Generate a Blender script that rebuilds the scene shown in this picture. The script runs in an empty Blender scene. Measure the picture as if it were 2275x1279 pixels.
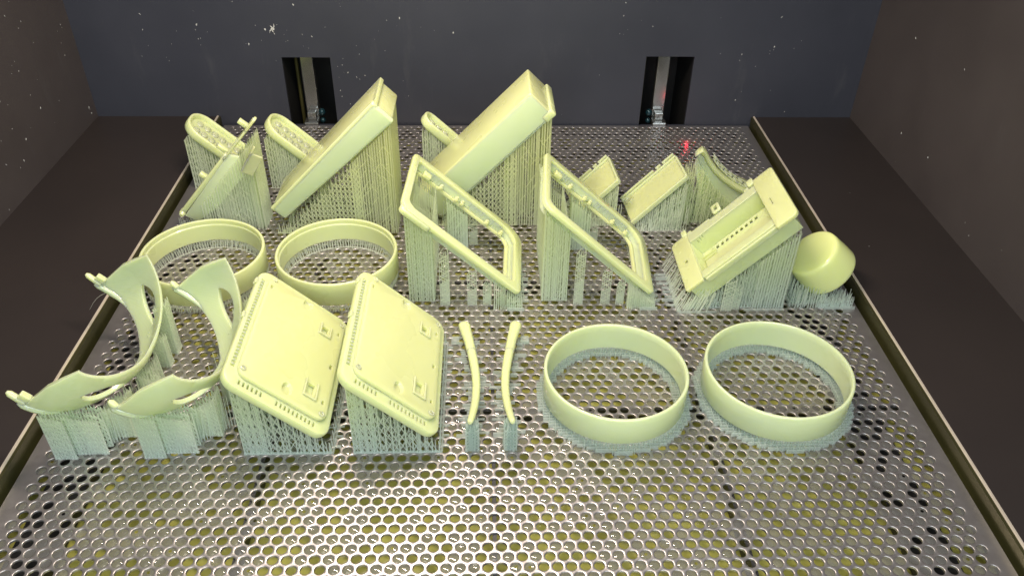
import bpy, bmesh, math, random
from mathutils import Vector, Matrix
random.seed(7)
S = 0.001                                   # everything below is written in millimetres
sc = bpy.context.scene
col = sc.collection

# ------------------------------------------------------------------ camera
cam_d = bpy.data.cameras.new('camera'); cam = bpy.data.objects.new('camera', cam_d); col.objects.link(cam)
rgt = Vector((0.99945794, -0.02922787, 0.01515136)); up = Vector((0.00514816, 0.59331952, 0.80495059))
fwd = Vector((0.03251659, 0.80443625, -0.59314837))
m = Matrix.Identity(4)
for i in range(3):
    m[i][0] = rgt[i]; m[i][1] = up[i]; m[i][2] = -fwd[i]
m[0][3], m[1][3], m[2][3] = -4.768 * S, -864.235 * S, 405.958 * S
cam.matrix_world = m
cam_d.sensor_width = 36; cam_d.lens = 1813.1 / 2275 * 36
cam_d.clip_start = 0.01; cam_d.clip_end = 20
sc.camera = cam

# ------------------------------------------------------------------ world, lamps, exposure
w = bpy.data.worlds.new('World'); sc.world = w; w.use_nodes = True
w.node_tree.nodes['Background'].inputs[0].default_value = (0.92, 0.96, 1.0, 1)
w.node_tree.nodes['Background'].inputs[1].default_value = 0.36
sc.view_settings.view_transform = 'Standard'; sc.view_settings.look = 'None'
sc.cycles.max_bounces = 16; sc.cycles.diffuse_bounces = 8; sc.cycles.transparent_max_bounces = 48
sc.view_settings.exposure = 0.22; sc.view_settings.gamma = 1

def area(name, loc, target, sx, sy, power, color):
    d = bpy.data.lights.new(name, 'AREA'); d.shape = 'RECTANGLE'
    d.size = sx * S; d.size_y = sy * S; d.energy = power; d.color = color
    o = bpy.data.objects.new(name, d); col.objects.link(o)
    o.location = Vector(loc) * S
    o.rotation_euler = (Vector(target) - Vector(loc)).to_track_quat('-Z', 'Y').to_euler()
    return o
area('chamber_lamp', (-75, -325, 470), (-60, -300, 0), 260, 34, 2.25, (1.0, 0.84, 0.69))
area('room_light', (120, -1150, 560), (0, -250, 20), 900, 420, 6.0, (0.84, 0.95, 1.0))
area('ceiling_light', (-150, -620, 1000), (0, -300, 0), 600, 500, 3.0, (1.0, 0.90, 0.76))

# ------------------------------------------------------------------ node helpers
def mat(name):
    mt = bpy.data.materials.new(name); mt.use_nodes = True
    nt = mt.node_tree; nt.nodes.clear()
    out = nt.nodes.new('ShaderNodeOutputMaterial')
    return mt, nt, out
def N(nt, kind, **kw):
    n = nt.nodes.new(kind)
    for k, v in kw.items():
        if k.startswith('_'): setattr(n, k[1:], v)
        else: n.inputs[k.replace('__', ' ')].default_value = v
    return n
def ramp(nt, src, stops):
    r = nt.nodes.new('ShaderNodeValToRGB'); nt.links.new(src, r.inputs[0])
    while len(r.color_ramp.elements) < len(stops): r.color_ramp.elements.new(0.5)
    for e, (p, c) in zip(r.color_ramp.elements, stops):
        e.position = p; e.color = (*c, 1) if len(c) == 3 else c
    return r
def noise(nt, scale, detail=4, stretch=(1, 1, 1), rough=.55):
    tc = nt.nodes.new('ShaderNodeTexCoord'); mp = nt.nodes.new('ShaderNodeMapping')
    mp.inputs['Scale'].default_value = stretch
    nt.links.new(tc.outputs['Object'], mp.inputs['Vector'])
    n = N(nt, 'ShaderNodeTexNoise', Scale=scale, Detail=detail, Roughness=rough)
    nt.links.new(mp.outputs[0], n.inputs['Vector'])
    return n
def bump(nt, src, strength, dist=0.0005):
    b = N(nt, 'ShaderNodeBump', Strength=strength, Distance=dist); nt.links.new(src, b.inputs['Height'])
    return b

def resin(name, c0, c1, rough=.28, sss=.85, layer=.12):
    mt, nt, out = mat(name)
    p = N(nt, 'ShaderNodeBsdfPrincipled', Roughness=rough, IOR=1.5)
    n = noise(nt, 14, 2)
    r = ramp(nt, n.outputs[0], [(.2, c0), (.8, c1)])
    nt.links.new(r.outputs[0], p.inputs['Base Color'])
    p.inputs['Subsurface Weight'].default_value = sss
    p.inputs['Coat Weight'].default_value = .4; p.inputs['Coat Roughness'].default_value = .12 if rough > .25 else .05
    p.inputs['Subsurface Radius'].default_value = (1.0, .95, .5)
    p.inputs['Subsurface Scale'].default_value = .008
    nb = noise(nt, 60, 3, (1, 1, 22)); b = bump(nt, nb.outputs[0], layer, .0004)
    nr = noise(nt, 30, 2); rr = ramp(nt, nr.outputs[0], [(.2, (rough - .08,) * 3), (.8, (rough + .10,) * 3)])
    nt.links.new(rr.outputs[0], p.inputs['Roughness'])
    nt.links.new(b.outputs[0], p.inputs['Normal']); nt.links.new(p.outputs[0], out.inputs[0])
    return mt
M = {}
M['resin'] = resin('yellow_resin', (.62, .685, .34), (.66, .72, .37))
M['ring'] = resin('cool_shaded_resin', (.58, .68, .39), (.62, .71, .42), .15, .85, .25)  # same yellow resin with cool shade put into its colour
M['warm'] = resin('warm_lit_resin', (.62, .65, .31), (.65, .68, .34), .28, .85, .03)  # same yellow resin with warm top light put into its colour
M['cap'] = resin('bright_resin', (.74, .80, .33), (.78, .82, .36), .16, .8, .05)

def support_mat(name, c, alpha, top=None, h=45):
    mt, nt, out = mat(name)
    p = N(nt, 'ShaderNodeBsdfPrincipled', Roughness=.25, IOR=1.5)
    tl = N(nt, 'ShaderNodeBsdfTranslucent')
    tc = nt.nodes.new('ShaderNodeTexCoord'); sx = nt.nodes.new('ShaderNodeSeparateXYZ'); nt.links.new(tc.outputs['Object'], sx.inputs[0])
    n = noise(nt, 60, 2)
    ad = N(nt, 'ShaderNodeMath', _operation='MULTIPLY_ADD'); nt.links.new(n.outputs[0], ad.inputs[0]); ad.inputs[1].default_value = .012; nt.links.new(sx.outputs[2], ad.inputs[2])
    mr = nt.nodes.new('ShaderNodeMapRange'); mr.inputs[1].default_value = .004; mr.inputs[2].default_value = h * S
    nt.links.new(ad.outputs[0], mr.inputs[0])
    r = ramp(nt, mr.outputs[0], [(0, c), (1, top or c)])       # light scattering put into the colour: paler at the base, yellower near the part
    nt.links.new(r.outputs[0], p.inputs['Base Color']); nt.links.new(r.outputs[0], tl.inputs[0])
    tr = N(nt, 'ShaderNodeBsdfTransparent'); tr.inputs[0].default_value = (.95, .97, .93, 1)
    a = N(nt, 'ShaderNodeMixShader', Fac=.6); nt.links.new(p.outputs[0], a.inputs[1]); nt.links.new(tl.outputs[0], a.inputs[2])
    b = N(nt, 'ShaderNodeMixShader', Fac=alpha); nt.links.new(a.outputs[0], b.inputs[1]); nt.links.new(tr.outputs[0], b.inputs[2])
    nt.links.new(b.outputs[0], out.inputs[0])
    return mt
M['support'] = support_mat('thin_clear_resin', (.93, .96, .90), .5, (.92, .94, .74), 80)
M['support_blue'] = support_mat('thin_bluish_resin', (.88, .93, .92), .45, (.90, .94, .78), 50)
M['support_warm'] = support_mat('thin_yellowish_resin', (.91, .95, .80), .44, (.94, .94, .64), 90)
M['raft'] = support_mat('wet_raft_resin', (.82, .88, .87), .60)

def steel():
    mt, nt, out = mat('wet_stainless_steel')
    p = N(nt, 'ShaderNodeBsdfPrincipled', Metallic=.85, Roughness=.33)
    n = noise(nt, 9, 5); r = ramp(nt, n.outputs[0], [(.3, (.38, .355, .35)), (.7, (.48, .45, .445))])
    nt.links.new(r.outputs[0], p.inputs['Base Color'])
    n2 = noise(nt, 140, 4); r2 = ramp(nt, n2.outputs[0], [(.3, (.28,) * 3), (.7, (.40,) * 3)])
    nt.links.new(r2.outputs[0], p.inputs['Roughness'])
    n3 = noise(nt, 260, 2); b = bump(nt, n3.outputs[0], .18, .0005); nt.links.new(b.outputs[0], p.inputs['Normal'])
    nt.links.new(p.outputs[0], out.inputs[0]); return mt
M['steel'] = steel()

def simple(name, c, rough=.5, metal=0.0, c2=None, scale=12, stretch=(1, 1, 1), bmp=0.0, spec=.5):
    mt, nt, out = mat(name)
    p = N(nt, 'ShaderNodeBsdfPrincipled', Metallic=metal, Roughness=rough)
    p.inputs['Specular IOR Level'].default_value = spec
    n = noise(nt, scale, 5, stretch); r = ramp(nt, n.outputs[0], [(.3, c), (.7, c2 or tuple(x * 1.25 for x in c))])
    nt.links.new(r.outputs[0], p.inputs['Base Color'])
    if bmp:
        b = bump(nt, n.outputs[0], bmp, .0008); nt.links.new(b.outputs[0], p.inputs['Normal'])
    nt.links.new(p.outputs[0], out.inputs[0]); return mt
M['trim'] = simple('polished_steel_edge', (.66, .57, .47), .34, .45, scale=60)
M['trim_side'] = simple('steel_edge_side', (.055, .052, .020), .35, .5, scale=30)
M['rib'] = simple('black_rib_metal', (.012, .012, .012), .45)
M['slot'] = simple('slot_black', (.004, .004, .004), .6)
M['rail'] = simple('chrome_rail_metal', (.30, .30, .29), .18, .9, scale=40)
M['brass'] = simple('olive_rod_metal', (.10, .09, .03), .4, .5)
M['knob'] = simple('blue_glazed_knob', (.01, .035, .045), .08, .4)
M['floor'] = simple('dark_floor_enamel', (.023, .018, .017), .42, 0, (.030, .023, .021), 6, bmp=.1)

def wall_mat(name, c, c2):
    mt, nt, out = mat(name)
    p = N(nt, 'ShaderNodeBsdfPrincipled', Roughness=.5)
    n = noise(nt, 7, 6); r = ramp(nt, n.outputs[0], [(.3, c), (.7, c2)])
    # dried resin flecks and faint streaks
    n4 = noise(nt, 30, 6, (1, 1, .25), .7); f4 = ramp(nt, n4.outputs[0], [(.60, (0, 0, 0)), (.85, (.35, .35, .35))])
    mx = N(nt, 'ShaderNodeMix', _data_type='RGBA'); nt.links.new(f4.outputs[0], mx.inputs[0]); nt.links.new(r.outputs[0], mx.inputs[6]); mx.inputs[7].default_value = (.12, .12, .12, 1)
    nt.links.new(mx.outputs[2], p.inputs['Base Color'])
    b = bump(nt, n4.outputs[0], .15, .001); nt.links.new(b.outputs[0], p.inputs['Normal'])
    nt.links.new(p.outputs[0], out.inputs[0]); return mt
M['back_wall'] = wall_mat('back_wall_paint', (.028, .030, .042), (.042, .044, .058))
M['side_wall'] = wall_mat('side_wall_paint', (.056, .046, .045), (.076, .064, .062))

def liquid():
    mt, nt, out = mat('olive_liquid_resin')
    p = N(nt, 'ShaderNodeBsdfPrincipled', Roughness=.12, IOR=1.48)
    p.inputs['Base Color'].default_value = (.52, .51, .13, 1)
    p.inputs['Subsurface Weight'].default_value = 0
    nt.links.new(p.outputs[0], out.inputs[0]); return mt
M['liquid'] = liquid()
def film():
    mt, nt, out = mat('wet_resin_film')
    tr = N(nt, 'ShaderNodeBsdfTransparent'); tr.inputs[0].default_value = (.52, .51, .49, 1)
    gl = N(nt, 'ShaderNodeBsdfGlossy', Roughness=.06); gl.inputs[0].default_value = (1, 1, 1, 1)
    df = N(nt, 'ShaderNodeBsdfDiffuse'); df.inputs[0].default_value = (.40, .385, .36, 1)
    lw = N(nt, 'ShaderNodeFresnel', IOR=1.55)
    a = N(nt, 'ShaderNodeMixShader', Fac=.24); nt.links.new(tr.outputs[0], a.inputs[1]); nt.links.new(df.outputs[0], a.inputs[2])
    b = N(nt, 'ShaderNodeMixShader'); nt.links.new(lw.outputs[0], b.inputs[0]); nt.links.new(a.outputs[0], b.inputs[1]); nt.links.new(gl.outputs[0], b.inputs[2])
    nt.links.new(b.outputs[0], out.inputs[0]); return mt
M['film'] = film()
def glow(name, c, s):
    mt, nt, out = mat(name); e = N(nt, 'ShaderNodeEmission', Strength=s); e.inputs[0].default_value = (*c, 1)
    nt.links.new(e.outputs[0], out.inputs[0]); return mt
M['red'] = glow('red_spot_emission', (1, .01, .05), 1.5)
M['fleck'] = simple('dried_resin_fleck', (.45, .45, .42), .4)

# ------------------------------------------------------------------ mesh builder (millimetres, world space)
class MB:
    def __init__(s): s.v = []; s.f = []
    def add(s, vs, fs):
        b = len(s.v); s.v.extend(vs); s.f.extend([tuple(i + b for i in f) for f in fs])
    def box(s, x0, x1, y0, y1, z0, z1):
        s.add([(x0,y0,z0),(x1,y0,z0),(x1,y1,z0),(x0,y1,z0),(x0,y0,z1),(x1,y0,z1),(x1,y1,z1),(x0,y1,z1)],
              [(0,3,2,1),(4,5,6,7),(0,1,5,4),(1,2,6,5),(2,3,7,6),(3,0,4,7)])
    def fbox(s, F, u0, u1, v0, v1, n0, n1):
        P = [F.p(u, v, n) for n in (n0, n1) for u, v in ((u0, v0), (u1, v0), (u1, v1), (u0, v1))]
        s.add(P, [(0,3,2,1),(4,5,6,7),(0,1,5,4),(1,2,6,5),(2,3,7,6),(3,0,4,7)])
    def strut(s, a, b, r0, r1=None, n=4, cap=False):
        if r1 is None: r1 = r0
        ax, ay, az = b[0]-a[0], b[1]-a[1], b[2]-a[2]
        L = math.sqrt(ax*ax+ay*ay+az*az)
        if L < 1e-6: return
        ax /= L; ay /= L; az /= L
        if abs(az) > .9: ux, uy, uz = 1, 0, 0
        else: ux, uy, uz = 0, 0, 1
        px, py, pz = ay*uz-az*uy, az*ux-ax*uz, ax*uy-ay*ux
        l = math.sqrt(px*px+py*py+pz*pz); px /= l; py /= l; pz /= l
        qx, qy, qz = ay*pz-az*py, az*px-ax*pz, ax*py-ay*px
        vs = []
        for c, r in ((a, r0), (b, r1)):
            for k in range(n):
                t = 2*math.pi*(k+.5)/n; C = math.cos(t)*r; D = math.sin(t)*r
                vs.append((c[0]+px*C+qx*D, c[1]+py*C+qy*D, c[2]+pz*C+qz*D))
        fs = [(k, (k+1) % n, n+(k+1) % n, n+k) for k in range(n)]
        if cap: fs += [tuple(range(n-1, -1, -1)), tuple(range(n, 2*n))]
        s.add(vs, fs)
    def loft(s, loops, cap0=True, cap1=True, ring=False):
        b = len(s.v); n = len(loops[0])
        for l in loops: s.v.extend(l)
        k = len(loops)
        for i in range(k if ring else k-1):
            j = (i+1) % k
            for a in range(n):
                c = (a+1) % n
                s.f.append((b+i*n+a, b+i*n+c, b+j*n+c, b+j*n+a))
        if not ring:
            if cap0: s.f.append(tuple(b+a for a in reversed(range(n))))
            if cap1: s.f.append(tuple(b+(k-1)*n+a for a in range(n)))
    def tube(s, path, radii, n=10):
        loops = []
        for i, q in enumerate(path):
            a = Vector(path[max(i-1, 0)]); c = Vector(path[min(i+1, len(path)-1)]); d = (c-a).normalized()
            u = d.cross(Vector((0, 0, 1)));  u = u.normalized() if u.length > 1e-3 else Vector((1, 0, 0)); v = d.cross(u)
            r = radii[i]; r = r if isinstance(r, tuple) else (r, r)
            loops.append([tuple(Vector(q)+u*math.cos(t)*r[0]+v*math.sin(t)*r[1]) for t in [2*math.pi*k/n for k in range(n)]])
        s.loft(loops)
    def build(s, name, mt, parent=None, smooth=None, bevel=0, seg=2, cut=None, kind=None):
        me = bpy.data.meshes.new(name)
        off = Vector(parent.location)/S if parent else Vector((0, 0, 0))
        if parent and parent.parent: off += Vector(parent.parent.location)/S
        me.from_pydata([((x-off.x)*S, (y-off.y)*S, (z-off.z)*S) for x, y, z in s.v], [], s.f)
        me.update()
        if smooth or bevel or cut:
            bm = bmesh.new(); bm.from_mesh(me); bmesh.ops.recalc_face_normals(bm, faces=bm.faces); bm.to_mesh(me); bm.free()
        o = bpy.data.objects.new(name, me); col.objects.link(o); me.materials.append(mt)
        if parent: o.parent = parent
        if cut or bevel:
            tmp = []
            for cb in (cut or []):
                cm = bpy.data.meshes.new('cutter'); cm.from_pydata([((x-off.x)*S, (y-off.y)*S, (z-off.z)*S) for x, y, z in cb.v], [], cb.f)
                bm = bmesh.new(); bm.from_mesh(cm); bmesh.ops.recalc_face_normals(bm, faces=bm.faces); bm.to_mesh(cm); bm.free()
                co = bpy.data.objects.new('cutter', cm); col.objects.link(co); co.parent = parent; tmp.append(co)
                md = o.modifiers.new('cut', 'BOOLEAN'); md.object = co; md.operation = 'DIFFERENCE'; md.solver = 'EXACT'
            if bevel:
                md = o.modifiers.new('bevel', 'BEVEL'); md.width = bevel*S; md.segments = seg; md.limit_method = 'ANGLE'; md.angle_limit = math.radians(35)
                md.use_clamp_overlap = True
            bpy.context.view_layer.update()
            dg = bpy.context.evaluated_depsgraph_get()
            nm = bpy.data.meshes.new_from_object(o.evaluated_get(dg), depsgraph=dg)
            o.modifiers.clear(); o.data = nm; nm.name = name
            for co in tmp: bpy.data.objects.remove(co)
        if smooth:
            o.data.shade_smooth(); o.data.set_sharp_from_angle(angle=math.radians(smooth))
        if kind: o['kind'] = kind
        return o
def wedge(mb, F, u0, u1, v0, v1, n0, na, nb):
    P = [F.p(u, v, n) for u, v, n in ((u0, v0, n0), (u1, v0, n0), (u1, v1, n0), (u0, v1, n0), (u0, v0, na), (u1, v0, nb), (u1, v1, nb), (u0, v1, na))]
    mb.add(P, [(0,3,2,1),(4,5,6,7),(0,1,5,4),(1,2,6,5),(2,3,7,6),(3,0,4,7)])
class Frame:                                # a tilted working frame: origin and three axes
    def __init__(s, o, u, v, n):
        s.o = Vector(o); s.u = Vector(u).normalized(); s.v = Vector(v).normalized(); s.n = Vector(n).normalized()
    def p(s, u, v, n=0): return tuple(s.o+s.u*u+s.v*v+s.n*n)
def rr(u0, u1, v0, v1, r, seg=5):
    if not isinstance(r, (tuple, list)): r = (r,)*4
    out = []
    for (cu, cv, a0), q in zip(((u1-r[0], v1-r[0], 0), (u0+r[1], v1-r[1], 90), (u0+r[2], v0+r[2], 180), (u1-r[3], v0+r[3], 270)), r):
        for k in range(seg+1):
            a = math.radians(a0+90*k/seg); out.append((cu+q*math.cos(a), cv+q*math.sin(a)))
    return out
def slab(mb, F, u0, u1, v0, v1, r, n0, n1, bev=1.0, seg=5):
    """rounded rectangle slab with softened rims"""
    L = []
    for ins, n in ((bev, n0), (bev*.3, n0+bev*.3), (0, n0+bev), (0, n1-bev), (bev*.3, n1-bev*.3), (bev, n1)):
        rq = [max(q-ins, .2) for q in r] if isinstance(r, (tuple, list)) else max(r-ins, .2)
        L.append([F.p(u, v, n) for u, v in rr(u0+ins, u1-ins, v0+ins, v1-ins, rq, seg)])
    mb.loft(L)
def frame_ring(mb, F, u0, u1, v0, v1, r, wd, n0, n1, bev=.6, seg=6):
    L = []
    o = lambda i, n: [F.p(u, v, n) for u, v in rr(u0+i, u1-i, v0+i, v1-i, max(r-i, .5), seg)]
    for i, n in ((bev, n0), (0, n0+bev), (0, n1-bev), (bev, n1), (wd-bev, n1), (wd, n1-bev), (wd, n0+bev), (wd-bev, n0)): L.append(o(i, n))
    mb.loft(L, ring=True)

def thing(name, label, cat, loc, group=None):
    o = bpy.data.objects.new(name, None); col.objects.link(o); o.location = Vector(loc)*S
    o.empty_display_size = .01; o['label'] = label; o['category'] = cat
    if group: o['group'] = group
    return o
def struct(name, mb, mt, **k):
    o = mb.build(name, mt, **k); o['kind'] = 'structure'; return o

# ------------------------------------------------------------------ chamber
XL, XR, YB, ZF, ZT, YF = -440, 419, 4, 9, 620, -1000
b = MB()                                      # back wall with two tall openings down to the platform
def wq(x0, x1, z0, z1): b.box(x0, x1, YB, YB+4, z0, z1)
wq(XL-6, -225, -60, ZT); wq(-172.5, 173.5, -60, ZT); wq(227, XR+6, -60, ZT)
wq(-225, -172.5, 78, ZT); wq(173.5, 227, 80.5, ZT)
wq(-225, -172.5, -60, -2); wq(173.5, 227, -60, -2)
struct('back_wall', b, M['back_wall'])
for nm, x in (('left_wall', XL), ('right_wall', XR)):
    b = MB(); b.box(x-5 if x < 0 else x, x if x < 0 else x+5, YF, YB, -60, ZT); struct(nm, b, M['side_wall'])
for nm, x0, x1 in (('left_floor', XL, -307.5), ('right_floor', 307.5, XR)):
    b = MB(); b.box(x0, x1, YF, YB, ZF-3, ZF); struct(nm, b, M['floor'])
for sgn, nm in ((-1, 'left_edge_trim'), (1, 'right_edge_trim')):
    b = MB()
    x0, x1 = sorted((sgn*305.3, sgn*307.5))
    L = []
    for y in (YF, YB-.5): L.append([(x, y, z) for x, z in ((x0, -40), (x1, -40), (x1, ZF+.6), (x1-.5, ZF+1.3), (x0+.5, ZF+1.3), (x0, ZF+.6))])
    b.loft(L); struct(nm, b, M['trim'])
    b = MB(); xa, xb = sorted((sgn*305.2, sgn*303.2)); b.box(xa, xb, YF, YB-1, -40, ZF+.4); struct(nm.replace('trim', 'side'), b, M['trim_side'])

for x0, x1, rx, zt, pos in ((-225, -172.5, -202, 78, 'left'), (173.5, 227, 197, 80.5, 'right')):
    t = thing('platform_slot', 'black back wall opening, %s' % ('teal knob right of its rail, left of the rimmed box' if pos == 'left' else 'teal knob left of its rail, above the clip doors'), 'wall slot', (rx, YB, 0), 'slots in the back wall')
    b = MB(); b.box(x0-3, x1+3, YB+75, YB+78, -60, zt+40); b.box(x0-3, x0, YB+4, YB+75, -60, zt+40); b.box(x1, x1+3, YB+4, YB+75, -60, zt+40); b.box(x0, x1, YB+4, YB+75, -60, -57)
    b.build('recess', M['slot'], t)
    b = MB(); b.box(rx-7, rx+7, YB+14, YB+24, -50, zt+39); b.build('rail', M['rail'], t, bevel=1)
    b = MB(); b.box(rx-8, rx+8, YB-3, YB+13, -10, 3); b.box(rx-5, rx+5, YB+4, YB+13, 3, 12); b.build('bracket', M['rail'], t, bevel=1)
    b = MB(); b.strut((rx-17, YB+40, -50), (rx-17, YB+40, zt+38), 2.2, n=8); b.build('guide_rod', M['brass'], t, smooth=60)
    kx = rx+12 if pos == 'left' else rx-12
    for z, r in ((2, 3.2), (12, 4.2)):
        b = MB(); b.loft([[(kx+math.cos(a)*r*q, YB+6+math.sin(a)*r*q, z+h*r) for a in [k*math.pi/5 for k in range(10)]] for h, q in ((-1, .3), (-.6, .8), (0, 1), (.6, .8), (1, .3))])
        b.build('knob', M['knob'], t, smooth=50)

# small resin splashes stuck on the walls
def flecks(n, place, name):
    b = MB()
    for _ in range(n):
        c, a1, a2, nn = place()
        r = random.choice((.25, .3, .35, .4, .5, .6, .9)); k = random.randint(5, 7); ph = random.random()*6
        L = []; el = random.choice((.35, .5, .8, 1)); tw = random.uniform(-.9, .9); e1 = a1*math.cos(tw)+a2*math.sin(tw); e2 = a2*math.cos(tw)-a1*math.sin(tw)
        jj = [random.uniform(.55, 1.3) for _ in range(k)]
        for q, h in ((1, 0), (.7, .35*r)):
            L.append([tuple(c+e1*math.cos(ph+6.283*i/k)*r*q*jj[i]*el+e2*math.sin(ph+6.283*i/k)*r*q*1.5*jj[i]+nn*h) for i in range(k)])
        b.loft(L, cap0=False)
    o = b.build(name, M['fleck']); o['kind'] = 'stuff'
X, Y, Z = Vector((1, 0, 0)), Vector((0, 1, 0)), Vector((0, 0, 1))
def on_back():
    cx, cz = random.choice(((-280, 125), (-330, 95), (-180, 105), (-240, 90), (-160, 60), (-120, 40), (-90, 120), (150, 100), (240, 95), (60, 20), (310, 60)))
    while 1:
        x, z = cx+random.gauss(0, 28), max(12, cz+random.gauss(0, 26))
        if not ((-228 < x < -170 or 171 < x < 229) and z < 84): return Vector((x, YB-.02, z)), X, Z, -Y
b = MB()
for k in range(7):
    a = k*.93; l = 2.2+1.8*((k*5) % 3)
    b.tube([(-229.5, YB-.1, 109), (-229.5+l*.6*math.cos(a), YB-.6, 109+l*.6*math.sin(a)), (-229.5+l*math.cos(a+.3), YB-.1, 109+l*math.sin(a+.3))], [.9, .6, .2], 6)
b.build('resin_splash', M['fleck'], kind='stuff')
flecks(110, on_back, 'resin_flecks')
flecks(70, lambda: (Vector((XL+.02, random.uniform(-300, 0), random.uniform(12, 170))), Y, Z, X), 'resin_flecks')
flecks(10, lambda: (Vector((XR-.02, random.uniform(-380, 0), random.uniform(12, 150))), Y, Z, -X), 'resin_flecks')
flecks(4, lambda: (Vector((random.choice((-1, 1))*random.uniform(312, 400), random.uniform(-500, -80), ZF+.02)), X, Y, Z), 'resin_flecks')

# ------------------------------------------------------------------ platform: perforated plate, ribs, resin films
plat = thing('build_platform', 'perforated stainless steel build platform full of round holes, carrying all the printed parts', 'platform', (0, -300, 0))
PITCH, ROW, HR, TH = 8.0, 6.9282, 3.0, 1.6
V_, F_ = [], []
def clampx(x): return max(-300., min(300., x))
def clampy(y): return max(-600., min(0., y))
holes = []
nrow = 86
for k in range(-1, nrow+1):
    y = -7.5-k*ROW
    odd = k % 2
    for i in range(-39, 40):
        x = (i+(.5 if odd else 0))*PITCH
        if abs(x) > 304.2 or y > 5 or y < -606: continue
        hex6 = [(x+4.6188*math.cos(math.radians(90+60*j)), y+4.6188*math.sin(math.radians(90+60*j))) for j in range(6)]
        real = abs(x) <= 290 and -594.5 < y < -6
        b0 = len(V_)
        if not real:
            if abs(x) > 308: continue
            V_ += [(clampx(a), clampy(c), 0.) for a, c in hex6]; F_.append(tuple(range(b0, b0+6))); continue
        holes.append((x, y))
        n = 24 if y < -330 else 12
        for j in range(n):
            a = 2*math.pi*j/n; ca, sa = math.cos(a), math.sin(a)
            t = math.degrees(a) % 60
            ro = 4/math.cos(math.radians(t if t <= 30 else 60-t))
            V_.append((x+ro*ca, y+ro*sa, 0))
            V_.append((x+(HR+.44)*ca, y+(HR+.44)*sa, 0))
            V_.append((x+(HR+.14)*ca, y+(HR+.14)*sa, -.12))
            V_.append((x+HR*ca, y+HR*sa, -.32))
            V_.append((x+HR*ca, y+HR*sa, -TH))
        for j in range(n):
            q = (j+1) % n
            for l in range(4):
                F_.append((b0+j*5+l, b0+q*5+l, b0+q*5+l+1, b0+j*5+l+1))
b = MB(); b.v = V_; b.f = F_
pl = b.build('perforated_plate', M['steel'], plat)
for p in pl.data.polygons: pass
pl.data.shade_smooth(); pl.data.set_sharp_from_angle(angle=math.radians(50))
b = MB()                                      # skirt
b.box(-300, 300, -1.2, -.1, -6, -.15); b.box(-300, -298.8, -600, -1.2, -6, -.15); b.box(298.8, 300, -600, -1.2, -6, -.15); b.box(-300, 300, -601.2, -600, -6, -.15)
b.build('plate_rim', M['steel'], plat)
b = MB()
for i, x in enumerate((-150, 0, 150)):
    b = MB(); b.box(x-1.2, x+1.2, -598, -3, -15, -TH-.1); b.build('rib', M['rib'], plat)
for y in (-303, -455, -150, -50):
    b = MB(); b.box(-298, 298, y-1, y+1, -14.6, -TH-.14); b.build('rib', M['rib'], plat)
for x in (-272, 262):
    b = MB(); b.box(x-13, x+13, -598, -4, -17, -8); b.build('side_beam', M['rib'], plat)
# liquid resin below
b = MB(); b.box(-302, 302, -999, YB-.5, -34, -19); o = struct('resin_surface', b, M['liquid'])

random.seed(11)
fm = MB()
import mathutils
for (x, y) in holes:
    pf = .46+.32*mathutils.noise.noise(Vector((x*.012, y*.012, 3.1)))
    pf += .1 if y > -150 else 0
    if abs(x) > 286: pf = .95
    if random.random() > pf: continue
    up_ = random.random() < .88
    h = random.uniform(.30, .62)*(1 if up_ else -1); z0 = -.30 if up_ else random.uniform(-.5, -.2)
    tx, ty = random.gauss(0, .012), random.gauss(0, .012)
    n = 12; R_ = HR+.05; L = []; bb = len(fm.v)
    brk = random.random() < .12
    qs = (1, .86, .62, .34)
    for q in qs:
        zz = z0+h*(1-q*q)
        fm.v += [(x+R_*q*math.cos(6.2832*j/n), y+R_*q*math.sin(6.2832*j/n), zz+(tx*math.cos(6.2832*j/n)+ty*math.sin(6.2832*j/n))*R_*q) for j in range(n)]
    fm.v.append((x, y, z0+h))
    for l in range(3):
        for j in range(n):
            fm.f.append((bb+l*n+j, bb+l*n+(j+1) % n, bb+(l+1)*n+(j+1) % n, bb+(l+1)*n+j))
    if not brk:
        for j in range(n): fm.f.append((bb+3*n+j, bb+3*n+(j+1) % n, bb+4*n))
o = fm.build('resin_film', M['film'], plat, kind='stuff'); o.data.shade_smooth()

# added red emitter and point light making the red laser spot on the plate
t = thing('red_spot_emitter', 'tiny added red emitter standing in for a red laser spot near the back right', 'light', (220, -42, -9))
b = MB(); b.strut((220, -42, -9), (220, -42, -3), 1.2, n=8, cap=True); b.build('lens', M['red'], t)
ld = bpy.data.lights.new('red_glow', 'POINT'); ld.energy = .0025; ld.color = (1, .02, .05); ld.shadow_soft_size = .002
lo = bpy.data.objects.new('red_glow', ld); col.objects.link(lo); lo.parent = t; lo.location = (0, 0, 13*S)

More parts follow.
